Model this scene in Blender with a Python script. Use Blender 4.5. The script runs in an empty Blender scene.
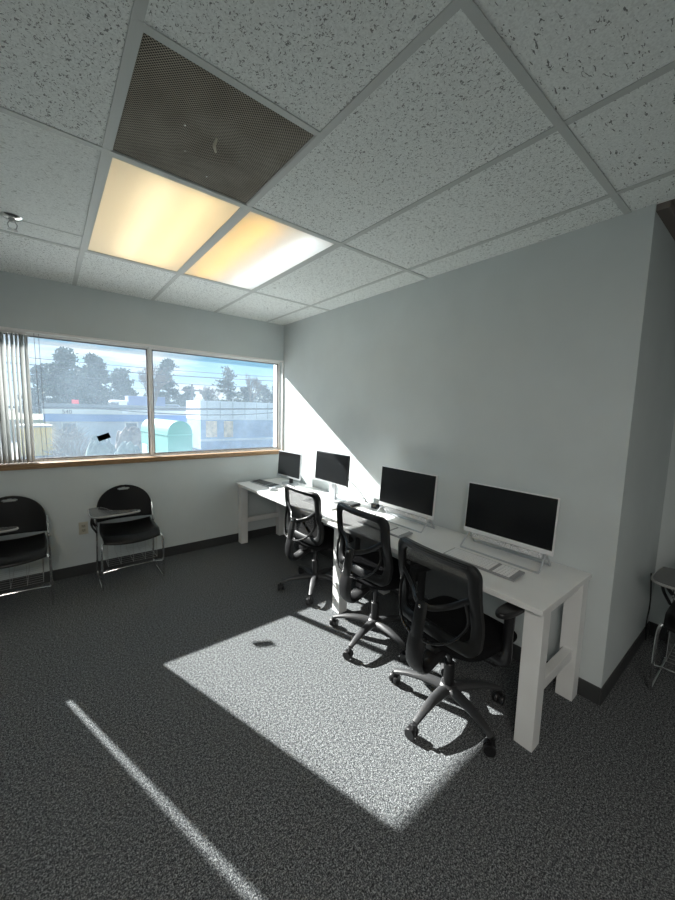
import bpy, bmesh, math, random
from mathutils import Vector, Matrix, noise
random.seed(7)
PI = math.pi
SC = bpy.context.scene
COL = SC.collection

# ---------------------------------------------------------------- camera
RC = ((0.780447, 0.047345, -0.623427), (-0.624682, 0.10049, -0.774386), (0.025985, 0.993811, 0.108003))
CAM = Vector((-2.3012, -3.9593, 1.5747)); F = 361.06
H = 2.5898; T = .6096; GX = -.2371; GY = -.9151; YE = -3.46
cd = bpy.data.cameras.new('camera'); cam = bpy.data.objects.new('camera', cd); COL.objects.link(cam)
cd.sensor_fit = 'HORIZONTAL'; cd.sensor_width = 36; cd.lens = F / 675 * 36; cd.clip_start = .02; cd.clip_end = 400
cam.matrix_world = Matrix.Translation(CAM) @ Matrix(RC).to_4x4()
SC.camera = cam
SC.view_settings.view_transform = 'Standard'; SC.view_settings.look = 'None'
SC.view_settings.gamma = 1; SC.view_settings.use_curve_mapping = False
SC.view_settings.exposure = 0.68

# ---------------------------------------------------------------- world, sun
SKY = .64
w = bpy.data.worlds.new('sky'); SC.world = w; w.use_nodes = True
nt = w.node_tree; nt.nodes.clear()
N = nt.nodes.new; L = nt.links.new
out = N('ShaderNodeOutputWorld'); bg = N('ShaderNodeBackground'); bg.inputs[1].default_value = SKY
tc = N('ShaderNodeTexCoord'); sx = N('ShaderNodeSeparateXYZ'); L(tc.outputs['Generated'], sx.inputs[0])
gr = N('ShaderNodeValToRGB'); L(sx.outputs[2], gr.inputs[0])
e = gr.color_ramp.elements; e[0].position = 0.0; e[0].color = (.72, .84, .93, 1); e[1].position = .5; e[1].color = (.08, .30, .62, 1)
m = e.new(.10); m.color = (.30, .60, .82, 1)
mp = N('ShaderNodeMapping'); mp.inputs['Scale'].default_value = (1.3, 1.3, 9); mp.inputs['Rotation'].default_value = (0, .10, 0); L(tc.outputs['Generated'], mp.inputs[0])
nz = N('ShaderNodeTexNoise'); nz.inputs['Scale'].default_value = 1.7; nz.inputs['Detail'].default_value = 6; nz.inputs['Roughness'].default_value = .55; L(mp.outputs[0], nz.inputs[0])
cr = N('ShaderNodeValToRGB'); L(nz.outputs[0], cr.inputs[0]); cr.color_ramp.elements[0].position = .50; cr.color_ramp.elements[1].position = .66
mx = N('ShaderNodeMixRGB'); L(cr.outputs[0], mx.inputs[0]); L(gr.outputs[0], mx.inputs[1]); mx.inputs[2].default_value = (.95, .97, .98, 1)
L(mx.outputs[0], bg.inputs[0]); L(bg.outputs[0], out.inputs[0])

sd = bpy.data.lights.new('sun', 'SUN'); so = bpy.data.objects.new('sun', sd); COL.objects.link(so)
sd.energy = 15.5; sd.angle = math.radians(.55); sd.color = (1, .985, .95)
so.rotation_euler = Vector((.325, -1, -.630)).to_track_quat('-Z', 'Y').to_euler(); so.location = (-3, 8, 7)

# ---------------------------------------------------------------- materials
MAT = {}
def mat(name, col=(.5, .5, .5), rough=.6, metal=0, spec=.5, **k):
    if name in MAT: return MAT[name]
    m = bpy.data.materials.new(name); m.use_nodes = True; MAT[name] = m
    b = m.node_tree.nodes['Principled BSDF']
    b.inputs['Base Color'].default_value = (*col, 1); b.inputs['Roughness'].default_value = rough
    b.inputs['Metallic'].default_value = metal; b.inputs['Specular IOR Level'].default_value = spec
    if k.get('var') or k.get('bump'):
        t = m.node_tree; c = t.nodes.new('ShaderNodeTexCoord'); n = t.nodes.new('ShaderNodeTexNoise')
        n.inputs['Scale'].default_value = k.get('scale', 40); n.inputs['Detail'].default_value = k.get('detail', 3)
        mpn = t.nodes.new('ShaderNodeMapping'); mpn.inputs['Scale'].default_value = k.get('stretch', (1, 1, 1))
        t.links.new(c.outputs['Object'], mpn.inputs[0]); t.links.new(mpn.outputs[0], n.inputs[0])
        if k.get('var'):
            r = t.nodes.new('ShaderNodeValToRGB'); v = k['var']
            r.color_ramp.elements[0].position = .32; r.color_ramp.elements[1].position = .68
            c2 = k.get('col2')
            r.color_ramp.elements[0].color = (*[x * (1 - v) for x in col], 1)
            r.color_ramp.elements[1].color = (*(c2 if c2 else [min(1, x * (1 + v)) for x in col]), 1)
            t.links.new(n.outputs[0], r.inputs[0]); t.links.new(r.outputs[0], b.inputs['Base Color'])
        if k.get('bump'):
            bp = t.nodes.new('ShaderNodeBump'); bp.inputs['Strength'].default_value = k['bump']; bp.inputs['Distance'].default_value = k.get('dist', .002)
            t.links.new(n.outputs[0], bp.inputs['Height']); t.links.new(bp.outputs[0], b.inputs['Normal'])
    return m

WALL = mat('painted_wall', (.605, .655, .658), .75, spec=.25, var=.03, scale=3, bump=.25, dist=.0015)
def _wall_detail(m):
    t = m.node_tree
    n = [x for x in t.nodes if x.type == 'TEX_NOISE'][0]
    n2 = t.nodes.new('ShaderNodeTexNoise'); n2.inputs['Scale'].default_value = 260
    c = [x for x in t.nodes if x.type == 'TEX_COORD'][0]; t.links.new(c.outputs['Object'], n2.inputs[0])
    b = [x for x in t.nodes if x.type == 'BUMP'][0]; t.links.new(n2.outputs[0], b.inputs['Height'])
_wall_detail(WALL)
BASE = mat('vinyl_baseboard', (.045, .047, .048), .45)
WHITE = mat('white_laminate', (.80, .81, .80), .38, spec=.4, var=.02, scale=8)
WHITEP = mat('white_plastic', (.78, .79, .80), .35)
KEYW = mat('keycap_white', (.84, .85, .85), .5); KEYB = mat('keyboard_tray', (.30, .31, .32), .4)
SILVER = mat('silver_plastic', (.50, .52, .54), .32, metal=.3)
CHROME = mat('chrome', (.80, .80, .80), .12, metal=1)
BLACKP = mat('black_plastic', (.012, .012, .013), .38, var=.2, scale=150, bump=.05)
DARKP = mat('chair_back_plastic', (.010, .0105, .011), .36)
BASEP = mat('chair_base_plastic', (.040, .041, .043), .42, var=.15, scale=200, bump=.08)
FABRIC = mat('black_seat_fabric', (.008, .008, .009), .95, spec=.1, var=.4, scale=400, bump=.4)
SHELL = mat('black_shell_plastic', (.006, .0062, .0065), .34, spec=.35, var=.2, scale=300, bump=.05)
TABLET = mat('tablet_laminate', (.10, .10, .10), .22)
RIM = mat('tablet_rim', (.35, .35, .34), .3)
SCREEN = mat('dark_screen', (.010, .011, .012), .22, spec=.4)
WOOD = mat('stained_wood', (.30, .18, .085), .4, var=.35, scale=14, stretch=(1, 12, 12), detail=5)
FRAME = mat('window_frame_paint', (.84, .83, .82), .4)
METAL = mat('galvanised_metal', (.45, .46, .46), .4, metal=.8)
GRID = mat('ceiling_grid_paint', (.52, .55, .535), .5)
BLIND = mat('blind_fabric', (.62, .62, .60), .8, var=.08, scale=30)
IVORY = mat('ivory_plastic', (.55, .52, .42), .4)
RUBBER = mat('black_rubber', (.01, .01, .01), .6)
STICK = mat('black_sticker', (.002, .002, .002), .9, spec=0)

def carpet():
    m = bpy.data.materials.new('loop_carpet'); m.use_nodes = True; t = m.node_tree; b = t.nodes['Principled BSDF']
    c = t.nodes.new('ShaderNodeTexCoord')
    v = t.nodes.new('ShaderNodeTexVoronoi'); v.inputs['Scale'].default_value = 240; t.links.new(c.outputs['Object'], v.inputs[0])
    n = t.nodes.new('ShaderNodeTexNoise'); n.inputs['Scale'].default_value = 190; n.inputs['Detail'].default_value = 4; n.inputs['Roughness'].default_value = .7; t.links.new(c.outputs['Object'], n.inputs[0])
    big = t.nodes.new('ShaderNodeTexNoise'); big.inputs['Scale'].default_value = 80; big.inputs['Detail'].default_value = 2; t.links.new(c.outputs['Object'], big.inputs[0])
    r = t.nodes.new('ShaderNodeValToRGB'); e = r.color_ramp.elements
    e[0].position = .36; e[0].color = (.018, .020, .023, 1); e[1].position = .64; e[1].color = (.36, .38, .38, 1)
    k = e.new(.50); k.color = (.10, .106, .111, 1)
    mxx = t.nodes.new('ShaderNodeMath'); mxx.operation = 'MULTIPLY_ADD'; t.links.new(big.outputs[0], mxx.inputs[0]); mxx.inputs[1].default_value = .26; 
    s = t.nodes.new('ShaderNodeMath'); s.operation = 'SUBTRACT'; t.links.new(n.outputs[0], s.inputs[0]); s.inputs[1].default_value = .13
    t.links.new(s.outputs[0], mxx.inputs[2]); t.links.new(mxx.outputs[0], r.inputs[0])
    t.links.new(r.outputs[0], b.inputs['Base Color'])
    bp = t.nodes.new('ShaderNodeBump'); bp.inputs['Strength'].default_value = .8; bp.inputs['Distance'].default_value = .004; bp.invert = True
    t.links.new(v.outputs['Distance'], bp.inputs['Height']); t.links.new(bp.outputs[0], b.inputs['Normal'])
    b.inputs['Roughness'].default_value = 1; b.inputs['Specular IOR Level'].default_value = .05
    return m
CARPET = carpet()

def tile(name, scale, thr, stretch, base=(.86, .90, .88), dark=(.13, .14, .135), soft=.03):
    m = bpy.data.materials.new(name); m.use_nodes = True; t = m.node_tree; b = t.nodes['Principled BSDF']
    c = t.nodes.new('ShaderNodeTexCoord'); mpn = t.nodes.new('ShaderNodeMapping'); mpn.inputs['Scale'].default_value = stretch
    mpn.inputs['Rotation'].default_value = (0, 0, .2)
    t.links.new(c.outputs['Object'], mpn.inputs[0])
    n = t.nodes.new('ShaderNodeTexNoise'); n.inputs['Scale'].default_value = scale; n.inputs['Detail'].default_value = 2; n.inputs['Distortion'].default_value = 1.2
    t.links.new(mpn.outputs[0], n.inputs[0])
    r = t.nodes.new('ShaderNodeValToRGB'); r.color_ramp.elements[0].position = thr; r.color_ramp.elements[0].color = (*dark, 1)
    r.color_ramp.elements[1].position = thr + soft; r.color_ramp.elements[1].color = (*base, 1)
    t.links.new(n.outputs[0], r.inputs[0])
    g = t.nodes.new('ShaderNodeTexNoise'); g.inputs['Scale'].default_value = 160; t.links.new(c.outputs['Object'], g.inputs[0])
    gr2 = t.nodes.new('ShaderNodeValToRGB'); gr2.color_ramp.elements[0].position = .35; gr2.color_ramp.elements[0].color = (.86, .86, .86, 1); gr2.color_ramp.elements[1].position = .6; gr2.color_ramp.elements[1].color = (1, 1, 1, 1)
    t.links.new(g.outputs[0], gr2.inputs[0])
    mm = t.nodes.new('ShaderNodeMixRGB'); mm.blend_type = 'MULTIPLY'; mm.inputs[0].default_value = 1
    t.links.new(r.outputs[0], mm.inputs[1]); t.links.new(gr2.outputs[0], mm.inputs[2]); t.links.new(mm.outputs[0], b.inputs['Base Color'])
    bp = t.nodes.new('ShaderNodeBump'); bp.inputs['Strength'].default_value = .5; bp.inputs['Distance'].default_value = .003
    t.links.new(r.outputs[0], bp.inputs['Height']); t.links.new(bp.outputs[0], b.inputs['Normal'])
    b.inputs['Roughness'].default_value = .95; b.inputs['Specular IOR Level'].default_value = .1
    return m
TILE_A = tile('fissured_tile', 120, .365, (1, .8, 1), dark=(.28, .30, .29))
TILE_B = tile('coarse_fissured_tile', 85, .33, (.5, 1.25, 1), dark=(.24, .26, .25))
TILE_C = tile('fine_textured_tile', 90, .34, (.5, 1, 1), dark=(.55, .58, .56))

def glassmat(name, haze, tint):
    m = bpy.data.materials.new(name); m.use_nodes = True; t = m.node_tree; t.nodes.clear()
    o = t.nodes.new('ShaderNodeOutputMaterial'); tr = t.nodes.new('ShaderNodeBsdfTransparent'); tl = t.nodes.new('ShaderNodeBsdfTranslucent')
    gl = t.nodes.new('ShaderNodeBsdfGlossy'); gl.inputs['Roughness'].default_value = .02
    tr.inputs[0].default_value = (.97, .98, .98, 1); tl.inputs[0].default_value = (*tint, 1)
    c = t.nodes.new('ShaderNodeTexCoord'); n = t.nodes.new('ShaderNodeTexNoise'); n.inputs['Scale'].default_value = 3; n.inputs['Detail'].default_value = 6
    t.links.new(c.outputs['Object'], n.inputs[0])
    r = t.nodes.new('ShaderNodeMapRange'); r.inputs[1].default_value = .3; r.inputs[2].default_value = .7; r.inputs[3].default_value = haze * .8; r.inputs[4].default_value = haze * 1.2
    t.links.new(n.outputs[0], r.inputs[0])
    a = t.nodes.new('ShaderNodeMixShader'); t.links.new(r.outputs[0], a.inputs[0]); t.links.new(tr.outputs[0], a.inputs[1]); t.links.new(tl.outputs[0], a.inputs[2])
    fr = t.nodes.new('ShaderNodeFresnel'); fr.inputs[0].default_value = 1.2
    q = t.nodes.new('ShaderNodeMixShader'); t.links.new(fr.outputs[0], q.inputs[0]); t.links.new(a.outputs[0], q.inputs[1]); t.links.new(gl.outputs[0], q.inputs[2])
    t.links.new(q.outputs[0], o.inputs[0]); return m
GLASS = glassmat('dusty_glass', .038, (.62, .80, .98))

def translucent(name, col, mixf=.5, rough=.4):
    m = bpy.data.materials.new(name); m.use_nodes = True; t = m.node_tree; t.nodes.clear()
    o = t.nodes.new('ShaderNodeOutputMaterial'); d = t.nodes.new('ShaderNodeBsdfDiffuse'); tl = t.nodes.new('ShaderNodeBsdfTranslucent')
    d.inputs[0].default_value = (*col, 1); tl.inputs[0].default_value = (*col, 1)
    a = t.nodes.new('ShaderNodeMixShader'); a.inputs[0].default_value = mixf
    t.links.new(d.outputs[0], a.inputs[1]); t.links.new(tl.outputs[0], a.inputs[2]); t.links.new(a.outputs[0], o.inputs[0]); return m
SLAT = translucent('blind_slat_fabric', (.62, .63, .62), .35)
DIFF_OLD = translucent('yellowed_diffuser', (.90, .80, .60), .7)
DIFF_NEW = translucent('white_diffuser', (.90, .90, .88), .7)

def emis(name, col, s):
    m = bpy.data.materials.new(name); m.use_nodes = True; t = m.node_tree; t.nodes.clear()
    o = t.nodes.new('ShaderNodeOutputMaterial'); e = t.nodes.new('ShaderNodeEmission'); e.inputs[0].default_value = (*col, 1); e.inputs[1].default_value = s
    t.links.new(e.outputs[0], o.inputs[0]); return m

def meshfabric():
    m = bpy.data.materials.new('chair_mesh_fabric'); m.use_nodes = True; t = m.node_tree; b = t.nodes['Principled BSDF']
    b.inputs['Base Color'].default_value = (.005, .005, .0055, 1); b.inputs['Roughness'].default_value = .9; b.inputs['Specular IOR Level'].default_value = .15
    c = t.nodes.new('ShaderNodeTexCoord'); s = t.nodes.new('ShaderNodeSeparateXYZ'); t.links.new(c.outputs['Object'], s.inputs[0])
    def band(o, per, duty):
        a = t.nodes.new('ShaderNodeMath'); a.operation = 'MULTIPLY'; a.inputs[1].default_value = 1 / per; t.links.new(o, a.inputs[0])
        f = t.nodes.new('ShaderNodeMath'); f.operation = 'FRACT'; t.links.new(a.outputs[0], f.inputs[0])
        g = t.nodes.new('ShaderNodeMath'); g.operation = 'GREATER_THAN'; g.inputs[1].default_value = duty; t.links.new(f.outputs[0], g.inputs[0]); return g.outputs[0]
    def comb(x, y):
        u = t.nodes.new('ShaderNodeMath'); u.operation = 'ADD'; t.links.new(s.outputs[1], u.inputs[0])
        v = t.nodes.new('ShaderNodeMath'); v.operation = 'MULTIPLY'; v.inputs[1].default_value = y; t.links.new(s.outputs[2], v.inputs[0]); t.links.new(v.outputs[0], u.inputs[1]); return u.outputs[0]
    p = t.nodes.new('ShaderNodeMath'); p.operation = 'MULTIPLY'
    t.links.new(band(comb(1, .6), .0045, .55), p.inputs[0]); t.links.new(band(comb(1, -.6), .0045, .55), p.inputs[1])
    tr = t.nodes.new('ShaderNodeBsdfTransparent'); mix = t.nodes.new('ShaderNodeMixShader')
    t.links.new(p.outputs[0], mix.inputs[0]); t.links.new(b.outputs[0], mix.inputs[1]); t.links.new(tr.outputs[0], mix.inputs[2])
    t.links.new(mix.outputs[0], t.nodes['Material Output'].inputs[0]); return m
MESH = meshfabric()

def perforated():
    m = bpy.data.materials.new('perforated_grille'); m.use_nodes = True; t = m.node_tree; b = t.nodes['Principled BSDF']
    c = t.nodes.new('ShaderNodeTexCoord')
    v = t.nodes.new('ShaderNodeTexVoronoi'); v.inputs['Scale'].default_value = 1 / .0072; v.inputs['Randomness'].default_value = 0
    mpn = t.nodes.new('ShaderNodeMapping'); mpn.inputs['Rotation'].default_value = (0, 0, .785)
    t.links.new(c.outputs['Object'], mpn.inputs[0]); t.links.new(mpn.outputs[0], v.inputs[0]); v.voronoi_dimensions = '2D'
    r = t.nodes.new('ShaderNodeValToRGB'); e = r.color_ramp.elements; e[0].position = .36; e[0].color = (.05, .045, .035, 1); e[1].position = .42; e[1].color = (1, 1, 1, 1)
    t.links.new(v.outputs['Distance'], r.inputs[0])
    n = t.nodes.new('ShaderNodeTexNoise'); n.inputs['Scale'].default_value = 6; n.inputs['Detail'].default_value = 6; t.links.new(c.outputs['Object'], n.inputs[0])
    q = t.nodes.new('ShaderNodeValToRGB'); e = q.color_ramp.elements; e[0].position = .35; e[0].color = (.30, .265, .21, 1); e[1].position = .7; e[1].color = (.42, .385, .32, 1)
    t.links.new(n.outputs[0], q.inputs[0])
    mm = t.nodes.new('ShaderNodeMixRGB'); mm.blend_type = 'MULTIPLY'; mm.inputs[0].default_value = 1
    t.links.new(q.outputs[0], mm.inputs[1]); t.links.new(r.outputs[0], mm.inputs[2]); t.links.new(mm.outputs[0], b.inputs['Base Color']); b.inputs['Roughness'].default_value = .8
    return m
PERF = perforated()

# ---------------------------------------------------------------- mesh helpers
class MB:
    def __init__(s): s.bm = bmesh.new()
    def box(s, x0, x1, y0, y1, z0, z1, M=None, bev=0, mi=0):
        vs = [s.bm.verts.new(Vector((x, y, z))) for x in (x0, x1) for y in (y0, y1) for z in (z0, z1)]
        fs = [s.bm.faces.new([vs[i] for i in q]) for q in ((0, 1, 3, 2), (4, 6, 7, 5), (0, 4, 5, 1), (2, 3, 7, 6), (0, 2, 6, 4), (1, 5, 7, 3))]
        for f in fs: f.material_index = mi
        if bev:
            es = list({e for f in fs for e in f.edges})
            r = bmesh.ops.bevel(s.bm, geom=es, offset=bev, segments=2, affect='EDGES', profile=.6)
            vs = list({v for f in r['faces'] for v in f.verts} | {v for v in vs if v.is_valid})
            for v in list(vs):
                for f in v.link_faces: f.material_index = mi
        if M is not None:
            for v in vs: v.co = M @ v.co
        return s
    def tube(s, pts, r, seg=8, closed=False, sq=None):
        pts = [Vector(p) for p in pts]; n = len(pts); rings = []
        up = None
        for i, p in enumerate(pts):
            a = pts[(i - 1) % n] if (closed or i > 0) else p; b = pts[(i + 1) % n] if (closed or i < n - 1) else p
            d = (b - a).normalized()
            if up is None:
                up = Vector((0, 0, 1)) if abs(d.z) < .9 else Vector((1, 0, 0))
            u = d.cross(up)
            if u.length < 1e-4: u = d.cross(Vector((0, 1, 0)))
            u.normalize(); v = u.cross(d).normalized(); up = v
            rr = r[i] if isinstance(r, (list, tuple)) else r
            ra, rb = rr if isinstance(rr, tuple) else (rr, rr)
            rings.append([s.bm.verts.new(p + u * math.cos(2 * PI * k / seg) * ra + v * math.sin(2 * PI * k / seg) * rb) for k in range(seg)])
        for i in range(n if closed else n - 1):
            A = rings[i]; B = rings[(i + 1) % n]
            for k in range(seg): s.bm.faces.new((A[k], A[(k + 1) % seg], B[(k + 1) % seg], B[k]))
        if not closed:
            s.bm.faces.new(rings[0][::-1]); s.bm.faces.new(rings[-1])
        return s
    def lathe(s, prof, o=(0, 0, 0), seg=20, M=None):
        rings = []
        for (r, z) in prof:
            rings.append([s.bm.verts.new(Vector((r * math.cos(2 * PI * k / seg), r * math.sin(2 * PI * k / seg), z))) for k in range(seg)])
        for A, B in zip(rings, rings[1:]):
            for k in range(seg): s.bm.faces.new((A[k], A[(k + 1) % seg], B[(k + 1) % seg], B[k]))
        s.bm.faces.new(rings[0][::-1]); s.bm.faces.new(rings[-1])
        for R in rings:
            for v in R:
                if M is not None: v.co = M @ v.co
                v.co += Vector(o)
        return s
    def prism(s, poly, a, b, M=None):
        """polygon in XY extruded from z=a to z=b"""
        A = [s.bm.verts.new(Vector((x, y, a))) for x, y in poly]; B = [s.bm.verts.new(Vector((x, y, b))) for x, y in poly]
        s.bm.faces.new(A[::-1]); s.bm.faces.new(B)
        n = len(poly)
        for i in range(n): s.bm.faces.new((A[i], A[(i + 1) % n], B[(i + 1) % n], B[i]))
        if M is not None:
            for v in A + B: v.co = M @ v.co
        return s
    def ring(s, outer, inner, t, fn):
        """closed band between two loops of (u, v), thickness t, mapped by fn(u, v, d)"""
        n = len(outer); V = []
        prof = [(0, 0), (0, 1), (.25, 1.35), (.75, 1.35), (1, 1), (1, 0)]
        for i in range(n):
            row = []
            for (f, d) in prof:
                u = outer[i][0] + (inner[i][0] - outer[i][0]) * f; v = outer[i][1] + (inner[i][1] - outer[i][1]) * f
                row.append(s.bm.verts.new(Vector(fn(u, v, d * t))))
            V.append(row)
        for i in range(n):
            A = V[i]; B = V[(i + 1) % n]
            for k in range(len(prof)):
                k2 = (k + 1) % len(prof); s.bm.faces.new((A[k], A[k2], B[k2], B[k]))
        return s
    def grid(s, nu, nv, fn, skip=None):
        V = [[s.bm.verts.new(Vector(fn(i / nu, j / nv))) for j in range(nv + 1)] for i in range(nu + 1)]
        for i in range(nu):
            for j in range(nv):
                if skip and skip((i + .5) / nu, (j + .5) / nv): continue
                s.bm.faces.new((V[i][j], V[i + 1][j], V[i + 1][j + 1], V[i][j + 1]))
        return s
    def build(s, name, material, parent=None, smooth=True, solid=0, sub=0, bev=0, offset=-1):
        bmesh.ops.recalc_face_normals(s.bm, faces=s.bm.faces)
        me = bpy.data.meshes.new(name); s.bm.to_mesh(me); s.bm.free()
        o = bpy.data.objects.new(name, me); COL.objects.link(o)
        for mm in (material if isinstance(material, list) else [material]): me.materials.append(mm)
        if smooth: me.shade_smooth()
        if solid:
            q = o.modifiers.new('s', 'SOLIDIFY'); q.thickness = solid; q.offset = offset
        if bev:
            q = o.modifiers.new('b', 'BEVEL'); q.width = bev; q.segments = 2; q.limit_method = 'ANGLE'
        if sub:
            q = o.modifiers.new('u', 'SUBSURF'); q.levels = sub; q.render_levels = sub
        if smooth and not sub: 
            me.set_sharp_from_angle(angle=math.radians(38))
        if parent: o.parent = parent
        return o

def tag(o, label=None, cat=None, group=None, kind=None):
    if label: o['label'] = label
    if cat: o['category'] = cat
    if group: o['group'] = group
    if kind: o['kind'] = kind
    return o
def empty(name, loc=(0, 0, 0), rz=0):
    o = bpy.data.objects.new(name, None); COL.objects.link(o); o.location = loc; o.rotation_euler = (0, 0, rz); o.empty_display_size = .1
    return o
def copy_tree(o, parent=None):
    c = o.copy(); COL.objects.link(c)
    if parent: c.parent = parent
    for ch in [x for x in SC.objects if x.parent == o]: copy_tree(ch, c)
    return c
def at(px, py, Y):
    """point of the place seen at a photo pixel, on the plane y = Y"""
    d = Vector(((px - 337.5) / F, -(py - 450) / F, -1)); d = Matrix(RC) @ d
    return CAM + d * ((Y - CAM.y) / d.y)
def struct(name, mb, m, parent=None, **k):
    o = mb.build(name, m, parent, **k)
    if not parent: o['kind'] = 'structure'
    return o
def smooth_path(pts, n=6):
    """Catmull-Rom through points"""
    P = [Vector(p) for p in pts]; P = [P[0] * 2 - P[1]] + P + [P[-1] * 2 - P[-2]]; o = []
    for i in range(1, len(P) - 2):
        for k in range(n):
            t = k / n; a, b, c, d = P[i - 1:i + 3]
            o.append(.5 * ((2 * b) + (c - a) * t + (2 * a - 5 * b + 4 * c - d) * t * t + (3 * b - a - 3 * c + d) * t ** 3))
    o.append(P[-2]); return o

# ---------------------------------------------------------------- room shell
XL, XR, YB = -4.6, 1.08, -7.0
WX0, WX1, WZ0, WZ1 = -2.93, -.0, 1.05, 2.155       # window opening
a = MB(); a.box(XL - .2, XR + .2, YB - .2, .25, -.12, 0); struct('floor', a, CARPET, smooth=False)
a = MB()
a.box(XL - .2, WX0, 0, .25, 0, H + .1); a.box(WX0, .15, 0, .25, 0, WZ0); a.box(WX0, .15, 0, .25, WZ1, H + .1)
struct('wall_window', a, WALL, smooth=False)
a = MB(); a.box(0, XR + .2, YE, .25, 0, H + .1); struct('wall_desk', a, WALL, smooth=False)
WALLR = mat('painted_wall_recess', (.50, .48, .47), .75, spec=.25, bump=.2, scale=260)
a = MB(); a.box(XR, XR + .2, YB, YE, 0, H + .1); struct('wall_right', a, WALL, smooth=False)
a = MB(); a.box(XL - .2, XR + .2, YB - .2, YB, 0, H + .1); struct('wall_back', a, WALL, smooth=False)
a = MB(); a.box(XL - .2, XL, YB, 0, 0, H + .1); struct('wall_left', a, WALL, smooth=False)
# baseboards (coved vinyl)
def bboard(name, x0, x1, y0, y1):
    a = MB(); a.box(x0, x1, y0, y1, 0, .10); struct(name, a, BASE, bev=.002)
bboard('baseboard_window', XL, 0, -.008, 0)
bboard('baseboard_desk', -.008, 0, YE, -.008)
bboard('baseboard_recess', -.008, XR, YE - .008, YE)
bboard('baseboard_right', XR - .008, XR, YB, YE - .008)
bboard('baseboard_left', XL, XL + .008, YB, -.008)

# ceiling tiles between the grid lines; fixtures take cells out
xs = [0] + [GX - i * T for i in range(0, 9)]; xs = [x for x in xs if x > XL] + [XL]
ymain = [0, GY, GY - 2 * T, GY - 4 * T, GY - 6 * T, GY - 8 * T, GY - 10 * T]; ymain = [y for y in ymain if y > YB] + [YB]
X3, X2, X1 = GX - 3 * T, GX - 2 * T, GX - T
G3 = GY - 3 * T - .024
a = MB(); g = 0.0
extra = []                                           # unseen fixtures added as fill, suggested by warm light from behind
for i in range(len(xs) - 1):
    for j in range(len(ymain) - 1):
        x1, x0 = xs[i], xs[i + 1]; y1, y0 = ymain[j], ymain[j + 1]
        if j == 1 and (abs(x0 - X3) < .01 or abs(x0 - X2) < .01): continue
        if j == 4 and i in (5, 6): extra.append((x0, x1, y0, y1)); continue
        mi = 0
        if i == 0 and j >= 3 and False: mi = 1
        if j >= 3 and x0 > X2 - .01: mi = 1
        if j == 1 and x1 < X3 + .01: mi = 2
        if j == 2 and abs(x0 - X3) < .01:
            a.box(x0, x1, y0, G3, H, H + .016, mi=0); continue
        a.box(x0, x1, y0, y1, H, H + .016, mi=mi)
# a tile strip also covers x > 0 along the wall end
a.box(0, .012, YB, YE, H, H + .016, mi=1)
a.box(XL - .2, XR + .2, YB - .2, .25, H + .25, H + .3, mi=0)
struct('ceiling', a, [TILE_A, TILE_B, TILE_C], smooth=False)
a = MB(); bw = .0145
for x in xs[1:-1]: a.box(x - bw, x + bw, YB, 0, H - .003, H + .012)
for y in ymain[1:-1]: a.box(XL, 0 if y > YE else 0, y - bw, y + bw, H - .0035, H + .0125)
a.box(X3, X2, G3 - .010, G3 + .010, H - .0035, H + .0125)
a.box(X3 - T, X3, -1.158, -1.150, H - .002, H + .01)
struct('trim_1', a, GRID, smooth=False)
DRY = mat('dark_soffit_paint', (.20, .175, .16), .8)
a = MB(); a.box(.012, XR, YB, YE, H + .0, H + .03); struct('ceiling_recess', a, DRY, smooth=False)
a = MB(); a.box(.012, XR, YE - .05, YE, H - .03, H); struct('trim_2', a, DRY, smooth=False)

# window: frame, two sashes, mullion, glass, wood sill
def window(name, x0, x1, z0, z1, y):
    f = .020
    a = MB(); a.box(x0, x1, y - .03, y + .03, z1 - f, z1); a.box(x0, x1, y - .03, y + .03, z0, z0 + f)
    a.box(x0, x0 + f, y - .03, y + .03, z0 + f, z1 - f); a.box(x1 - f, x1, y - .03, y + .03, z0 + f, z1 - f)
    r = struct(name, a, FRAME, bev=.002)
    b = MB(); b.box(x0 + f, x1 - f, y - .003, y + .003, z0 + f, z1 - f); b.build('glass_pane', GLASS, r, smooth=False)
    c = MB(); k = .010
    c.box(x0 + f, x1 - f, y - .018, y - .006, z0 + f, z0 + f + k); c.box(x0 + f, x1 - f, y - .018, y - .006, z1 - f - k, z1 - f)
    c.box(x0 + f, x0 + f + k, y - .018, y - .006, z0 + f, z1 - f); c.box(x1 - f - k, x1 - f, y - .018, y - .006, z0 + f, z1 - f)
    c.build('glazing_bead', mat('grey_gasket', (.16, .15, .16), .5), r, smooth=False)
GYW = .12; MX = -1.475
window('window_1', WX0, MX, WZ0 + .015, WZ1, GYW)
window('window_2', MX, WX1, WZ0 + .015, WZ1, GYW)
a = MB(); a.box(MX - .012, MX + .012, GYW - .055, GYW - .03, WZ0 + .015, WZ1); struct('trim_3', a, FRAME, bev=.003)
a = MB(); a.box(WX0 - .02, 0, -.022, GYW - .03, WZ0 - .03, WZ0 + .015); struct('trim_4', a, WOOD, bev=.004)     # wooden sill
a = MB(); a.box(WX0, 0, -.004, .012, WZ1 - .010, WZ1 + .012); a.box(-.014, 0, -.004, .02, WZ0 + .02, WZ1 - .014); struct('trim_5', a, FRAME, bev=.002)
a = MB(); a.box(-.052, .052, -.0012, 0, -.026, .026)
o = a.build('window_sticker', STICK, smooth=False); o.location = (-1.887, GYW - .0032, 1.268); o.rotation_euler = (0, -.36, 0)
tag(o, 'small black rectangular sticker tilted on the left window pane', 'sticker')

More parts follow.
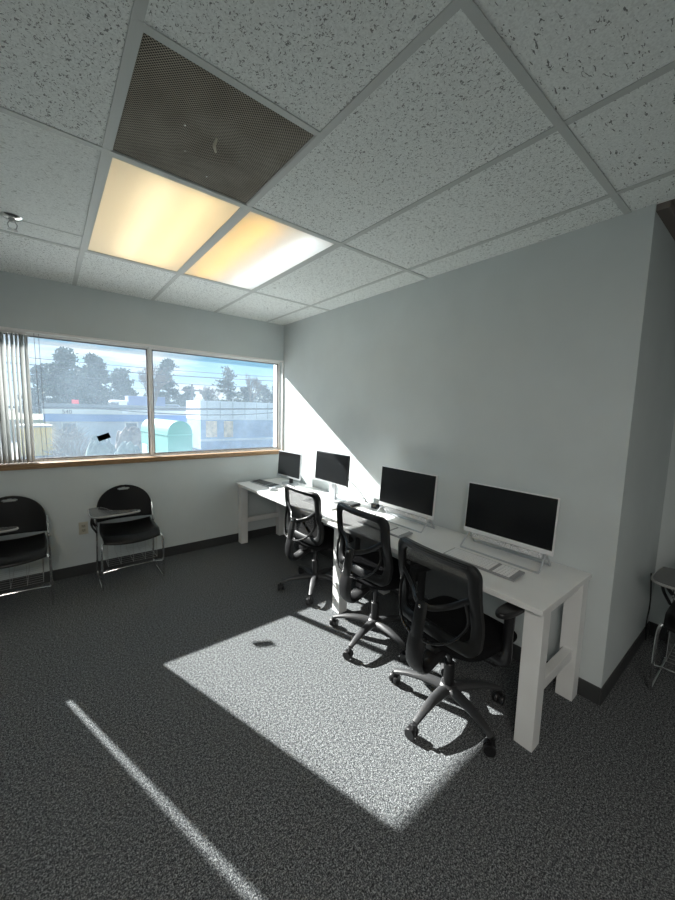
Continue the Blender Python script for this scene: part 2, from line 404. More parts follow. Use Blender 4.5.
# vertical blinds drawn to the left end of the window
r = empty('vertical_blinds', (-2.6, .04, WZ0 + .015)); tag(r, 'grey vertical fabric blinds bunched at the left end of the window', 'blinds')
a = MB(); a.box(-.26, .20, -.02, .02, WZ1 - WZ0 - .04, WZ1 - WZ0 - .017); a.build('headrail', FRAME, r)
nsl = 15
for k in range(nsl):
    x = -.221 + k * .0296 + random.uniform(-.002, .002); ang = PI / 2 - random.uniform(.12, .38); hw = .041
    a = MB(); h0, h1 = .006, WZ1 - WZ0 - .04
    def fn(u, v, x=x, ang=ang):
        d = (u - .5) * 2 * hw; c = .006 * (1 - (2 * u - 1) ** 2)
        return (x + d * math.cos(ang) - c * math.sin(ang), d * math.sin(ang) + c * math.cos(ang), h0 + (h1 - h0) * v)
    a.grid(6, 1, fn); a.build('slat', SLAT, r, solid=.0012)
for x in (.245, .275):
    a = MB(); a.tube([(x, .0, WZ1 - WZ0 - .02), (x + .004, .0, .5), (x + .012, .0, .012)], .0016, 5); a.build('cord', mat('grey_cord', (.30, .28, .28), .6), r)

# ---------------------------------------------------------------- ceiling fixtures
def troffer(x0, x1, y0, y1, label, tubes, diff):
    r = empty('ceiling_light', ((x0 + x1) / 2, (y0 + y1) / 2, H)); tag(r, label, 'ceiling light')
    hx = (x1 - x0) / 2 - .014; hy = (y1 - y0) / 2 - .014
    a = MB(); t = .012
    a.box(-hx, hx, -hy, hy, .13, .132); a.box(-hx, -hx + .002, -hy, hy, 0.004, .13); a.box(hx - .002, hx, -hy, hy, 0.004, .13)
    a.box(-hx, hx, -hy, -hy + .002, 0.004, .13); a.box(-hx, hx, hy - .002, hy, 0.004, .13)
    a.build('housing', mat('white_enamel', (.85, .85, .83), .5), r, smooth=False)
    a = MB()
    for q in ((-hx, -hx + t, -hy, hy), (hx - t, hx, -hy, hy), (-hx + t, hx - t, -hy, -hy + t), (-hx + t, hx - t, hy - t, hy)): a.box(*q, -.002, .006)
    a.build('door_frame', GRID, r, smooth=False)
    a = MB(); a.box(-hx + t, hx - t, -hy + t, hy - t, .002, .004); a.build('diffuser', diff, r, smooth=False)
    for (u, c, s) in tubes:
        a = MB(); a.tube([(u * hx, -hy + .05, .075), (u * hx, hy - .05, .075)], .0125, 8); a.build('tube', emis('lit_tube', c, s), r)
    return r
WARM = (1, .66, .20); CREAM = (1, .80, .50); COOL = (.74, .87, 1)
troffer(X3, X2, GY - 2 * T, GY, 'lit rectangular ceiling light with a yellowed cream diffuser, left of the pair', [(-.25, CREAM, 5.4), (.42, (1, .70, .34), 5.6)], DIFF_NEW)
troffer(X2, X1, GY - 2 * T, GY, 'lit rectangular ceiling light, half yellow and half white, right of the pair', [(-.50, (1, .54, .05), 5.6), (.50, COOL, 7)], DIFF_NEW)
for (x0, x1, y0, y1) in extra:
    a = troffer(x0, x1, y0, y1, 'unseen rectangular ceiling light added as fill behind the camera, the %s of its pair' % ('one nearer the desk' if x0 > -3.4 else 'one farther from the desk'), [], DIFF_NEW)
    a['group'] = 'added ceiling fill lights behind the camera'
    ld = bpy.data.lights.new('fill_lamp', 'AREA'); ld.shape = 'RECTANGLE'; ld.size = .54; ld.size_y = 1.15; ld.energy = 20; ld.color = (1, .93, .86)
    lo = bpy.data.objects.new('lamp', ld); COL.objects.link(lo); lo.parent = a; lo.location = (0, 0, -.004)

# return air grille
cx, cy = (X3 + X2) / 2, (G3 + GY - 2 * T) / 2
r = empty('air_return_grille', (cx, cy, H)); r.scale = (1, 1.045, 1); tag(r, 'square dusty brown perforated air return grille in the ceiling', 'air vent')
a = MB()
def vf(u, v):
    x = (u - .5) * 2 * .290; y = (v - .5) * 2 * .290
    d = math.hypot(x - .01, y + .02); z = .002 + .010 * math.exp(-(d / .07) ** 2) - .004 * math.exp(-((d - .13) / .03) ** 2)
    return (x, y, z)
a.grid(40, 40, vf); a.build('perforated_panel', PERF, r, solid=.001, offset=1)
a = MB()
for q in ((-.293, -.285, -.293, .293), (.285, .293, -.293, .293), (-.285, .285, -.293, -.285), (-.285, .285, .285, .293)): a.box(*q, -.001, .01)
a.build('grille_frame', GRID, r, smooth=False)
a = MB(); a.tube([(.015, -.035, .004), (.010, -.020, -.016), (.024, .002, -.020)], [.004, .006, .005], 8); a.build('latch', IVORY, r)
for (x, y) in ((-.06, .10), (.13, .02), (-.10, -.03), (.06, .20)):
    a = MB(); a.lathe([(.001, -.004), (.003, -.003), (.0035, .002)], (x, y, .001), 8); a.build('screw', CHROME, r)

# sprinkler
p = (-2.40, -1.18, H)
r = empty('fire_sprinkler', p); r.scale = (1.35, 1.35, 1.35); tag(r, 'chrome fire sprinkler head hanging from the ceiling tile', 'sprinkler')
a = MB(); a.lathe([(.036, 0), (.036, -.003), (.026, -.010), (.012, -.012), (.011, -.004)], seg=24); a.build('escutcheon', CHROME, r)
a = MB(); a.lathe([(.009, -.010), (.009, -.022), (.006, -.024)], seg=14)
for s in (-1, 1): a.tube([(s * .008, 0, -.020), (s * .015, 0, -.032), (s * .012, 0, -.046), (0, 0, -.052)], .0022, 6)
a.build('sprinkler_frame', METAL, r)
a = MB()
for k in range(10):
    t0 = k * PI / 5; a.prism([(0, 0), (.017 * math.cos(t0 - .18), .017 * math.sin(t0 - .18)), (.017 * math.cos(t0 + .18), .017 * math.sin(t0 + .18))], -.0545, -.0535)
a.lathe([(.008, -.055), (.008, -.053)], seg=12); a.build('deflector', METAL, r)

# ---------------------------------------------------------------- desk
DZ = .72
dk = empty('long_desk', (-.325, -1.69, 0)); tag(dk, 'long white laminate desk running along the wall to the window', 'desk')
a = MB(); a.box(-.310, .320, -1.675, 1.665, DZ - .028, DZ); a.build('worktop', WHITE, dk, bev=.002)
LEGY = [(-1.668, -1.583), (-.225, -.140), (1.585, 1.670)]
for (y0, y1) in LEGY:
    for (x0, x1) in ((-.275, -.195), (.225, .305)):
        a = MB(); a.box(x0, x1, y0, y1, 0, DZ - .028); a.build('leg', WHITE, dk, bev=.0015)
    ym = (y0 + y1) / 2
    a = MB(); a.box(-.195, .225, ym - .022, ym + .022, .24, .295); a.build('crossbar', WHITE, dk, bev=.0015)
    a = MB(); a.box(-.195, .225, ym - .022, ym + .022, DZ - .078, DZ - .028); a.build('top_rail', WHITE, dk, bev=.0015)

# ---------------------------------------------------------------- office chair
def rrect(cx, cz, w, h, r, n=8, wb=None):
    pts = []
    wb = wb or w
    for (sx, sz, a0) in ((1, 1, 0), (-1, 1, 90), (-1, -1, 180), (1, -1, 270)):
        ww = w if sz > 0 else wb
        for k in range(n + 1):
            t = math.radians(a0 + 90 * k / n)
            pts.append((cx + sx * (ww / 2 - r) + r * math.cos(t), cz + sz * (h / 2 - r) + r * math.sin(t)))
    # densify straight runs
    o = []
    for i, p in enumerate(pts):
        q = pts[(i + 1) % len(pts)]; d = math.hypot(q[0] - p[0], q[1] - p[1]); k = max(1, int(round(d / .04))) if d > .06 else 1
        if len(o) >= 0:
            for j in range(6 if d > .06 else 1): o.append((p[0] + (q[0] - p[0]) * j / (6 if d > .06 else 1), p[1] + (q[1] - p[1]) * j / (6 if d > .06 else 1)))
    return o
def backx(u, v):
    """depth of the curved backrest at width u, height v: leaning back at the top, lumbar bulge forward"""
    return -.165 - .06 * max(0, v - .60) + .025 * math.exp(-((v - .60) / .10) ** 2) + .38 * u * u - .02 * max(0, .5 - v) / .1
def office_chair():
    c = empty('office_chair')
    # five star base
    b = MB()
    for k in range(5):
        t = 2 * PI * k / 5; d = Vector((math.cos(t), math.sin(t), 0)); P = []; R = []
        for s, z, rw, rh in ((.02, .105, .034, .026), (.08, .112, .030, .024), (.15, .112, .027, .019), (.22, .102, .023, .015), (.275, .088, .019, .013), (.300, .078, .017, .013)):
            P.append(d * s + Vector((0, 0, z))); R.append((rw, rh))
        b.tube(P, R, 10)
    b.lathe([(.040, .075), (.046, .085), (.046, .125), (.036, .135)], seg=20)
    b = b.build('star_base', BASEP, c)
    for k in range(5):
        t = 2 * PI * k / 5; d = Vector((math.cos(t), math.sin(t), 0)) * .305
        g = MB(); sw = random.uniform(-.9, .9) + t + PI / 2
        M = Matrix.Translation(d) @ Matrix.Rotation(sw, 4, 'Z')
        for s in (-1, 1):
            MM = M @ Matrix.Translation((-.012, s * .015, .028)) @ Matrix.Rotation(PI / 2, 4, 'X')
            g.lathe([(.014, -.011), (.026, -.010), (.028, -.006), (.028, .006), (.026, .010), (.014, .011)], seg=18, M=MM)
        g.box(-.026, .010, -.004, .004, .022, .056, M=M); g.lathe([(.010, 0), (.010, .030)], seg=10, M=M @ Matrix.Translation((0, 0, .045)))
        g.build('caster', BLACKP, b)
    g = MB(); g.lathe([(.028, .12), (.028, .25), (.024, .255), (.015, .256), (.015, .395)], seg=18); g.build('gas_lift', BLACKP, c)
    g = MB(); g.box(-.10, .12, -.075, .075, .355, .400, bev=.008); g.box(-.16, .16, -.03, .03, .375, .405, bev=.004); g.build('tilt_mechanism', BLACKP, c)
    g = MB(); g.tube([(.02, -.07, .375), (.02, -.20, .372), (.02, -.255, .378)], [.005, .005, .009], 8); g.build('lever', BLACKP, c)
    # seat cushion
    g = MB()
    def sf(u, v):
        a = 2 * PI * u; ph = PI * (v - .5)
        cx_ = math.copysign(abs(math.cos(a)) ** .5, math.cos(a)); cy_ = math.copysign(abs(math.sin(a)) ** .5, math.sin(a))
        rr = abs(math.cos(ph)) ** .35; zz = math.copysign(abs(math.sin(ph)) ** .8, math.sin(ph))
        x = .065 + .235 * cx_ * rr; y = .245 * cy_ * rr
        z = .440 + .038 * zz - .03 * max(0, (x - .165) / .13) ** 2 + .010 * (y / .24) ** 2
        return (x, y, z)
    g.grid(40, 14, sf); bmesh.ops.remove_doubles(g.bm, verts=g.bm.verts, dist=.0005); g.build('seat', FABRIC, c)
    # backrest
    oc = rrect(0, .690, .510, .440, .058, wb=.520); ic = rrect(0, .697, .405, .350, .040, wb=.415)
    g = MB(); g.ring(oc, ic, .022, lambda u, v, d: (backx(u, v) - d + .008, u, v))
    # ridge along the top edge
    g.tube([(backx(u, .900) - .024, u, .900) for u in [(-.20 + .40 * i / 12) for i in range(13)]], .006, 6)
    bf = g.build('back_frame', DARKP, c)
    g = MB()
    def mf(u, v):
        y = (u - .5) * .38; z = .510 + .375 * v
        wz = .430 - .01 * v; y = (u - .5) * wz
        return (backx(y, z) - .004 + .012 * (1 - (2 * u - 1) ** 2), y, z)
    g.grid(14, 14, mf); g.build('back_mesh', MESH, bf)
    # Y brace, lumbar loop
    g = MB()
    P = smooth_path([(backx(.19, .73) - .014, -.212, .745), (backx(.13, .69) - .034, -.120, .678), (-.230, -.05, .650), (-.234, 0, .646), (-.230, .05, .650), (backx(.13, .69) - .034, .120, .678), (backx(.19, .73) - .014, .212, .745)], 5)
    g.tube(P, [(.006, .015)] * len(P), 8); g.build('cross_brace', DARKP, c)
    g = MB()
    P = smooth_path([(backx(.19, .72) - .016, -.195, .720), (-.175, -.215, .630), (-.215, -.170, .545), (-.258, -.09, .500), (-.266, 0, .488), (-.258, .09, .500), (-.215, .170, .545), (-.175, .215, .630), (backx(.19, .72) - .016, .195, .720)], 6)
    g.tube(P, [(.006, .010)] * len(P), 8); g.build('lumbar_band', DARKP, c)
    g = MB(); P = [(-.238, 0, .665), (-.248, 0, .62), (-.262, 0, .55), (-.270, 0, .48), (-.268, 0, .43)]
    g.tube(P, [(.036, .010), (.038, .013), (.038, .014), (.040, .014), (.042, .016)], 12); sp = g.build('back_spine', DARKP, c)
    g = MB(); g.lathe([(.008, 0), (.008, .004), (.005, .006)], seg=12, M=Matrix.Translation((-.254, 0, .645)) @ Matrix.Rotation(-PI / 2, 4, 'Y')); g.build('screw', CHROME, sp)
    g = MB(); P = smooth_path([(-.258, 0, .500), (-.275, 0, .42), (-.268, 0, .345), (-.222, 0, .318), (-.14, 0, .345), (-.06, 0, .375)], 4)
    n = len(P); g.tube(P, [((.056 - .012 * abs(i / n - .35)), .022) for i in range(n)], 12); g.build('back_bracket', BLACKP, c)
    # arms
    for s in (-1, 1):
        g = MB(); P = smooth_path([(.06, s * .12, .392), (.06, s * .235, .388), (.06, s * .272, .42), (.055, s * .275, .52), (.06, s * .275, .650)], 4)
        g.tube(P, [(.030, .011)] * len(P) if False else [(.013, .026)] * len(P), 10)
        ar = g.build('armrest', BLACKP, c)
        g = MB(); pl = [(.115 * math.cos(t) * (1 if math.cos(t) > 0 else 1.05) + .085, .040 * math.copysign(abs(math.sin(t)) ** .7, math.sin(t)) + s * .272) for t in [2 * PI * k / 28 for k in range(28)]]
        g.prism(pl, .650, .677); g.build('arm_pad', BLACKP, ar, bev=.008)
    return c
ch = office_chair()
SPOTS = [((-.680, -2.950), -.085, 40, 0, 'black mesh office chair nearest the camera, at the desk end by the grey wall'),
         ((-.570, -2.275), -.035, 51, .030, 'black mesh office chair in the middle of the desk row'),
         ((-.500, -1.450), .02, 12, .012, 'black mesh office chair farthest from the camera, nearest the window')]
for i, ((x, y), rz, ba, dzz, lb) in enumerate(SPOTS):
    o = ch if i == 0 else copy_tree(ch)
    o.location = (x, y, 0); o.rotation_euler = (0, 0, rz); tag(o, lb, 'office chair', 'black mesh office chairs at the desk')
    for q in SC.objects:
        if q.parent != o: continue
        if q.name.startswith('star_base'): q.rotation_euler = (0, 0, math.radians(ba) - rz)
        elif not q.name.startswith('gas_lift'): q.location.z = dzz if not q.name.startswith('armrest') else min(dzz, .010)

# ---------------------------------------------------------------- tablet arm chairs
def shell(g, w, z0, zt, zr, dep, slot, nx=24, nz=26):
    def fn(u, v):
        vv = 1 - (1 - v) ** 1.6; z = z0 + (zt - z0) * vv
        hw = w if z < zr else w * max(0, 1 - ((z - zr) / (zt - zr)) ** 2.3) ** .5
        x = (2 * u - 1) * hw
        return (x, dep(x, z), z)
    def sk(u, v):
        vv = 1 - (1 - v) ** 1.6; z = z0 + (zt - z0) * vv; hw = w if z < zr else w * max(0, 1 - ((z - zr) / (zt - zr)) ** 2.3) ** .5
        x = (2 * u - 1) * hw; return slot and (x / slot[0]) ** 2 + ((z - slot[1]) / slot[2]) ** 2 < 1
    g.grid(nx, nz, fn, sk)
    bmesh.ops.remove_doubles(g.bm, verts=g.bm.verts, dist=.0004)
def side_chair():
    c = empty('tablet_arm_chair')
    g = MB(); shell(g, .226, .500, .815, .60, lambda x, z: -.035 - .035 - .9 * x * x * 1.0 + .0 - .10 * (.815 - z) * .6 + .045, (.050, .780, .014), 44, 40)
    g.build('backrest', SHELL, c, solid=.010, offset=0)
    g = MB()
    def sf(u, v):
        x = (2 * u - 1) * (.228 - .02 * (1 - v) ** 3 - .012 * v ** 4); y = -.085 - .395 * v
        z = .450 + .018 * (2 * u - 1) ** 2 + .02 * (1 - v) ** 3 - .055 * max(0, (v - .72) / .28) ** 2 - .012 * math.sin(PI * v)
        y += -.030 * (1 - (2 * u - 1) ** 2) * v ** 2
        return (x, y, z)
    g.grid(20, 24, sf); g.build('seat', SHELL, c, solid=.014, offset=-1)
    for s in (-1, 1):
        g = MB(); x = s * .238
        P = smooth_path([(s * .205, -.455, .418), (s * .228, -.470, .405), (x, -.476, .32), (x, -.478, .06), (x, -.468, .018), (x, -.430, .0095), (x, -.10, .0095), (x, -.060, .018), (x, -.052, .06), (s * .236, -.085, .30), (s * .234, -.100, .44), (s * .232, -.088, .56), (s * .226, -.07, .63)], 6)
        g.tube(P, .0085, 8); g.build('sled_leg', CHROME, c)
        g = MB(); g.lathe([(.013, 0), (.015, .010), (.012, .020)], (s * .236, -.098, .452), 12); g.build('joint_cap', CHROME, c)
    g = MB(); P = smooth_path([(-.238, -.476, .165), (-.12, -.490, .180), (0, -.494, .184), (.12, -.490, .180), (.238, -.476, .165)], 4); g.tube(P, .006, 8); g.build('cross_bar', CHROME, c)
    g = MB()
    for k in range(9):
        y = -.44 + k * .045; g.tube([(-.19, y, .40), (-.19, y, .20), (.19, y, .20), (.19, y, .40)], .0012, 5)
    for x in (-.19, -.095, 0, .095, .19): g.tube([(x, -.45, .40), (x, -.45, .20), (x, -.07, .20), (x, -.07, .40)], .0015, 5)
    g.build('book_basket', METAL, c)
    # writing tablet on the chair's right arm
    g = MB(); P = smooth_path([(-.238, -.10, .47), (-.262, -.13, .52), (-.266, -.22, .60), (-.255, -.30, .632)], 5); g.tube(P, .011, 8); P = smooth_path([(-.238, -.14, .42), (-.275, -.16, .50), (-.272, -.26, .60), (-.235, -.36, .632)], 5); g.tube(P, .009, 8)
    g.build('tablet_support', BLACKP, c)
    g = MB(); pl = smooth_path([(-.29, -.16, 0), (-.300, -.34, 0), (-.285, -.45, 0), (-.22, -.485, 0), (-.08, -.480, 0), (.03, -.465, 0), (.06, -.435, 0), (.03, -.40, 0), (-.06, -.37, 0), (-.14, -.31, 0), (-.18, -.20, 0), (-.22, -.145, 0), (-.29, -.16, 0)], 5)[:-1]
    g.prism([(p.x, p.y) for p in pl], .638, .656); tb = g.build('writing_tablet', TABLET, c, bev=.003)
    g = MB(); g.tube([(p.x, p.y, .647) for p in pl], (.0045, .008) if False else .0085, 6, closed=True); g.build('edge_band', RIM, tb)
    return c
sc = side_chair()
for i, (x, y, rz, lb) in enumerate([(-1.762, -.0, 0, 'black shell chair with writing tablet, under the window beside the wall outlet'),
                                    (-2.572, -.03, 0, 'black shell chair with chrome legs cut off by the left photo edge'),
                                    (.84, -3.845, -PI / 2, 'black shell chair in the dark recess at the right photo edge')]):
    o = sc if i == 0 else copy_tree(sc)
    o.location = (x, y, 0); o.rotation_euler = (0, 0, rz); tag(o, lb, 'chair', 'black tablet arm chairs with chrome sled legs')
g = MB(); P = smooth_path([(.56, -3.52, .63), (.56, -3.53, .50), (.64, -3.52, .38), (.80, -3.49, .20), (.95, -3.475, .012)], 6); g.tube(P, .004, 6)
o = g.build('cable', RUBBER); tag(o, 'thin black cord hanging from the tablet arm in the dark recess', 'cable')
# ---------------------------------------------------------------- outlets
def outlet(loc, rz, lb):
    r = empty('wall_outlet', loc, rz); tag(r, lb, 'outlet')
    g = MB(); g.box(-.035, .035, -.006, 0, -.057, .057, bev=.002); g.build('cover_plate', IVORY, r)
    for z in (.02, -.02):
        g = MB(); g.box(-.016, .016, -.0075, -.006, z - .013, z + .013); s = g.build('socket', mat('ivory_socket', (.42, .40, .32), .4), r, smooth=False)
        g = MB(); g.box(-.007, -.005, -.0082, -.0075, z - .002, z + .008); g.box(.005, .007, -.0082, -.0075, z - .002, z + .008); g.box(-.002, .002, -.0082, -.0075, z - .010, z - .006); g.build('slot', BLACKP, s, smooth=False)
outlet((-2.088, 0, .442), 0, 'ivory double power outlet low on the window wall')

# ---------------------------------------------------------------- monitors
def allinone(y, yaw, lb):
    """24 inch white all-in-one on a wire stand; local -y faces the user"""
    r = empty('all_in_one_computer', (-.17, y, DZ), yaw); tag(r, lb, 'computer', 'white all-in-one computers on the desk')
    tl = Matrix.Translation((0, 0, .088)) @ Matrix.Rotation(math.radians(-4), 4, 'X')
    g = MB(); g.box(-.272, .272, 0, .014, 0, .325, M=tl, bev=.003); g.box(-.20, .20, .014, .038, .02, .22, M=tl, bev=.008); pn = g.build('screen_housing', WHITEP, r)
    g = MB(); g.box(-.266, .266, -.0016, 0, .028, .319, M=tl); g.build('screen', SCREEN, pn, smooth=False)
    g = MB(); g.box(-.215, .215, .006, .030, -.034, -.004, M=tl, bev=.004); g.build('speaker_bar', mat('speaker_grille', (.60, .61, .62), .6, var=.45, scale=260, detail=0), pn)
    g = MB(); P = smooth_path([(-.235, .012, .090), (-.238, -.03, .052), (-.240, -.075, .010), (-.232, -.086, .006), (-.215, -.088, .006), (0, -.088, .006), (.215, -.088, .006), (.232, -.086, .006), (.240, -.075, .010), (.238, -.03, .052), (.235, .012, .090)], 5)
    g.tube(P, .0055, 8)
    for s in (-1, 1): g.tube(smooth_path([(s * .235, .012, .090), (s * .236, .045, .05), (s * .236, .075, .008), (s * .225, .080, .006)], 4), .0055, 8)
    g.tube([(-.228, .080, .006), (.228, .080, .006)], .0055, 8); g.build('wire_stand', SILVER, r)
    return r
R90 = -PI / 2     # local -y -> world -x
allinone(-2.948, R90, 'large dark screened white all-in-one computer nearest the camera')
allinone(-2.152, R90, 'white all-in-one computer third from the window')

def monitor(loc, yaw, w, h, zc, lb, bez, style, tilt=-3):
    r = empty('monitor', loc, yaw); tag(r, lb, 'monitor')
    tl = Matrix.Translation((0, 0, zc)) @ Matrix.Rotation(math.radians(tilt), 4, 'X')
    g = MB(); g.box(-w / 2, w / 2, 0, .022, -h / 2, h / 2, M=tl, bev=.003); g.box(-w / 3, w / 3, .022, .05, -h / 3, h / 3, M=tl, bev=.01); hs = g.build('monitor_housing', bez, r)
    g = MB(); b = .008; g.box(-w / 2 + b, w / 2 - b, -.0015, 0, -h / 2 + (.020 if style == 1 else .016), h / 2 - b, M=tl); g.build('screen', SCREEN, hs, smooth=False)
    if style == 2:
        g = MB(); g.box(-w / 2 + .001, w / 2 - .001, -.002, 0, -h / 2 + .001, -h / 2 + .011, M=tl); g.build('chin_strip', SILVER, hs, smooth=False)
        g = MB(); g.box(-.045, .045, .022, .05, .012, zc, bev=.004); g.build('stand_neck', SILVER, r)
        g = MB(); g.box(-.12, .12, -.07, .11, 0, .014, bev=.004); g.build('stand_base', SILVER, r)
    else:
        g = MB(); g.box(-.022, .022, .022, .05, .008, zc, bev=.004); g.build('stand_neck', BLACKP, r)
        g = MB(); pl = [(.12 * math.cos(t), .085 * math.sin(t) + .02) for t in [2 * PI * k / 28 for k in range(28)]]; g.prism(pl, 0, .012); g.build('stand_base', SILVER, r, bev=.003)
    return r
monitor((-.17, -.43, DZ), R90 + .03, .46, .295, .225, 'small dark monitor with silver edge in the desk corner by the window', SILVER, 1)
monitor((-.225, -1.285, DZ), R90, .495, .285, .312, 'dark monitor on a silver stand, second from the window', BLACKP, 2)

# ---------------------------------------------------------------- keyboards, mouse and small things
def keyboard(x, y, yaw, lb, body, keys, L=.43, D=.13):
    r = empty('keyboard', (x, y, DZ), yaw); tag(r, lb, 'keyboard')
    g = MB(); g.box(-L / 2, L / 2, -D / 2, D / 2, .003, .014, M=Matrix.Rotation(math.radians(4), 4, 'X'), bev=.002)
    for v in g.bm.verts: v.co.z += .0035
    g.build('keyboard_body', body, r)
    g = MB(); g2 = MB(); kx = .0175; ky = .019; M = Matrix.Translation((0, 0, .0035)) @ Matrix.Rotation(math.radians(4), 4, 'X')
    rows = 6; x0 = -L / 2 + .012
    for j in range(rows):
        yy = -D / 2 + .010 + j * ky
        i = 0
        while True:
            xx = x0 + i * (kx + .0012)
            if xx + kx > L / 2 - .008: break
            if not (14.9 < i < 15.1 or 18.9 < i < 19.1 and False):
                if j == 0 and 4 <= i <= 8:
                    if i == 4: g.box(xx, xx + 5 * (kx + .0012) - .004, yy, yy + ky - .0045, .013, .0175, M=M)
                else: (g if i < 15 else g2).box(xx, xx + kx - .0028, yy, yy + ky - .0045, .013, .0175, M=M)
            i += 1
    g.build('main_keys', keys, r, smooth=False); g2.build('number_pad', keys, r, smooth=False)
keyboard(-.405, -2.940, R90, 'white keyboard in front of the nearest computer', KEYB, KEYW)
keyboard(-.405, -2.175, R90, 'white keyboard in front of the third computer from the window', KEYB, KEYW)
keyboard(-.38, -1.37, R90 + .05, 'light grey keyboard in front of the second monitor from the window', WHITEP, mat('grey_keycap', (.50, .51, .52), .5), .40, .13)
keyboard(-.40, -.31, R90 + .12, 'dark keyboard with silver frame at the window end of the desk', SILVER, mat('dark_keycap', (.05, .052, .055), .35), .43, .13)
def mouse(x, y, yaw, lb, m, z=DZ):
    r = empty('computer_mouse', (x, y, z), yaw); tag(r, lb, 'mouse')
    g = MB()
    def fn(u, v):
        a = 2 * PI * u; ph = PI / 2 * v
        return (.030 * math.cos(a) * math.cos(ph) ** .6, .052 * math.sin(a) * math.cos(ph) ** .6, .002 + .032 * math.sin(ph) * (1 + .25 * -math.sin(a) * math.cos(ph)))
    g.grid(20, 8, fn); g.lathe([(.027, 0), (.027, .004)], seg=16); bmesh.ops.remove_doubles(g.bm, verts=g.bm.verts, dist=.0004); g.build('mouse_body', m, r)
    g = MB(); g.lathe([(.006, -.003), (.006, .003)], seg=10, M=Matrix.Translation((0, -.026, .027)) @ Matrix.Rotation(PI / 2, 4, 'Y')); g.build('scroll_wheel', BLACKP, r)
mouse(-.47, -.63, R90, 'black and grey computer mouse beside the dark keyboard', SILVER)
# black box and cables at the foot of the second monitor
r = empty('docking_box', (-.17, -1.52, DZ), 0); tag(r, 'flat black box with cables beside the second monitor stand', 'electronics')
g = MB(); g.box(-.06, .06, -.075, .045, .001, .026, bev=.003); g.build('case', BLACKP, r)
g = MB(); g.box(-.0602, -.060, -.06, .03, .008, .016); g.build('front_panel', SILVER, r, smooth=False)
r = empty('power_adapter', (-.06, -1.73, DZ)); tag(r, 'black power plug with cord on the desk by the wall', 'power adapter')
g = MB(); g.box(-.022, .022, -.03, .03, .001, .048, bev=.004); g.build('plug_body', BLACKP, r)
g = MB(); P = smooth_path([(0, .03, .03), (-.03, .08, .05), (-.06, .14, .13), (-.09, .21, .20), (-.11, .26, .24)], 6); g.tube(P, .003, 6); g.build('cord', BLACKP, r)
g = MB(); P = smooth_path([(-.10, -1.60, DZ + .03), (-.08, -1.56, DZ + .05), (-.06, -1.60, DZ + .06), (-.09, -1.64, DZ + .04), (-.05, -1.58, DZ + .04), (-.07, -1.66, DZ + .02), (-.02, -1.64, DZ + .01), (-.016, -1.80, DZ + .006)], 8); g.tube(P, .0045, 6)
o = g.build('cable_coil', WHITEP); tag(o, 'tangled white cable beside the flat black box', 'cable')

# ---------------------------------------------------------------- outside
ASPH = mat('asphalt', (.14, .145, .15), .9, var=.2, scale=3)
GRASS = mat('dry_lawn', (.16, .17, .10), .95, var=.35, scale=2)
a = MB(); ys = [.25, 10, 16, 60, 160]; zs = [-.6, -.6, -1.7, -1.7, -1.2]
V = [[a.bm.verts.new(Vector((x, y, z))) for x in (-90, 90)] for y, z in zip(ys, zs)]
for i in range(4): 
    f = a.bm.faces.new((V[i][0], V[i][1], V[i + 1][1], V[i + 1][0])); f.material_index = 1 if i in (0, 1, 3) else 0
struct('ground_outside', a, [ASPH, GRASS], smooth=False)
a = MB(); a.box(-30, 30, .25, 5, -.7, -.58); struct('bounce_slab_outside', a, mat('pale_bounce_slab', (.58, .57, .54), .9, var=.06, scale=2), smooth=False)  # unseen pale slab, added to bounce sunlight through the window onto the ceiling

BW = mat('pale_block_wall', (.46, .49, .50), .8, var=.05, scale=4); BB = mat('blue_band_paint', (.10, .22, .46), .6); BF = mat('fascia_paint', (.66, .66, .60), .6)
ROOFM = mat('grey_roofing', (.20, .21, .22), .8); WG = mat('dark_window_glass', (.08, .10, .12), .2)
Yb = 26
A = at(45, 412, Yb); B = at(188, 408, Yb); zt = at(100, 409.5, Yb).z; zf = at(100, 414.2, Yb).z; zb2 = at(100, 421.5, Yb).z
r = empty('office_building', ((A.x + B.x) / 2, Yb, -1.7)); tag(r, 'low white office building with a blue band across the street', 'building')
ox, oy, oz = r.location
def rel(mb, name, m, par, x0, x1, y0, y1, z0, z1, **k):
    mb.box(x0 - ox, x1 - ox, y0 - oy, y1 - oy, z0 - oz, z1 - oz); return mb.build(name, m, par, smooth=False, **k)
rel(MB(), 'wall', BW, r, A.x, B.x, Yb, Yb + 10, -1.7, zb2)
rel(MB(), 'blue_band', BB, r, A.x - .1, B.x + .1, Yb - .12, Yb + 10, zb2, zf)
fa = rel(MB(), 'fascia', BF, r, A.x - .15, B.x + .15, Yb - .2, Yb + 10, zf, zt)
rel(MB(), 'roof', ROOFM, r, A.x - .15, B.x + .15, Yb + .2, Yb + 10.2, zt, zt + .35)
for (p0, p1, q0, q1) in ((63, 76.5, 423, 440), (126, 137, 423, 431)):
    u = at(p0, q0, Yb); v = at(p1, q1, Yb)
    f = rel(MB(), 'window', BF, r, u.x - .1, v.x + .1, Yb - .05, Yb, v.z - .1, u.z + .1)
    rel(MB(), 'pane', WG, f, u.x, v.x, Yb - .07, Yb - .05, v.z, u.z)
def text(body, loc, size, m, parent, rz=0):
    c = bpy.data.curves.new('house_number', 'FONT'); c.body = body; c.size = size; c.extrude = .01
    o = bpy.data.objects.new('tmp', c); COL.objects.link(o); dg = bpy.context.evaluated_depsgraph_get(); dg.update()
    me = bpy.data.meshes.new_from_object(o.evaluated_get(dg)); bpy.data.objects.remove(o)
    o = bpy.data.objects.new('house_number', me); COL.objects.link(o); me.materials.append(m); o.rotation_euler = (PI / 2, 0, rz); o.location = loc; o.parent = parent
    return o
u = at(62, 413.5, Yb - .22)
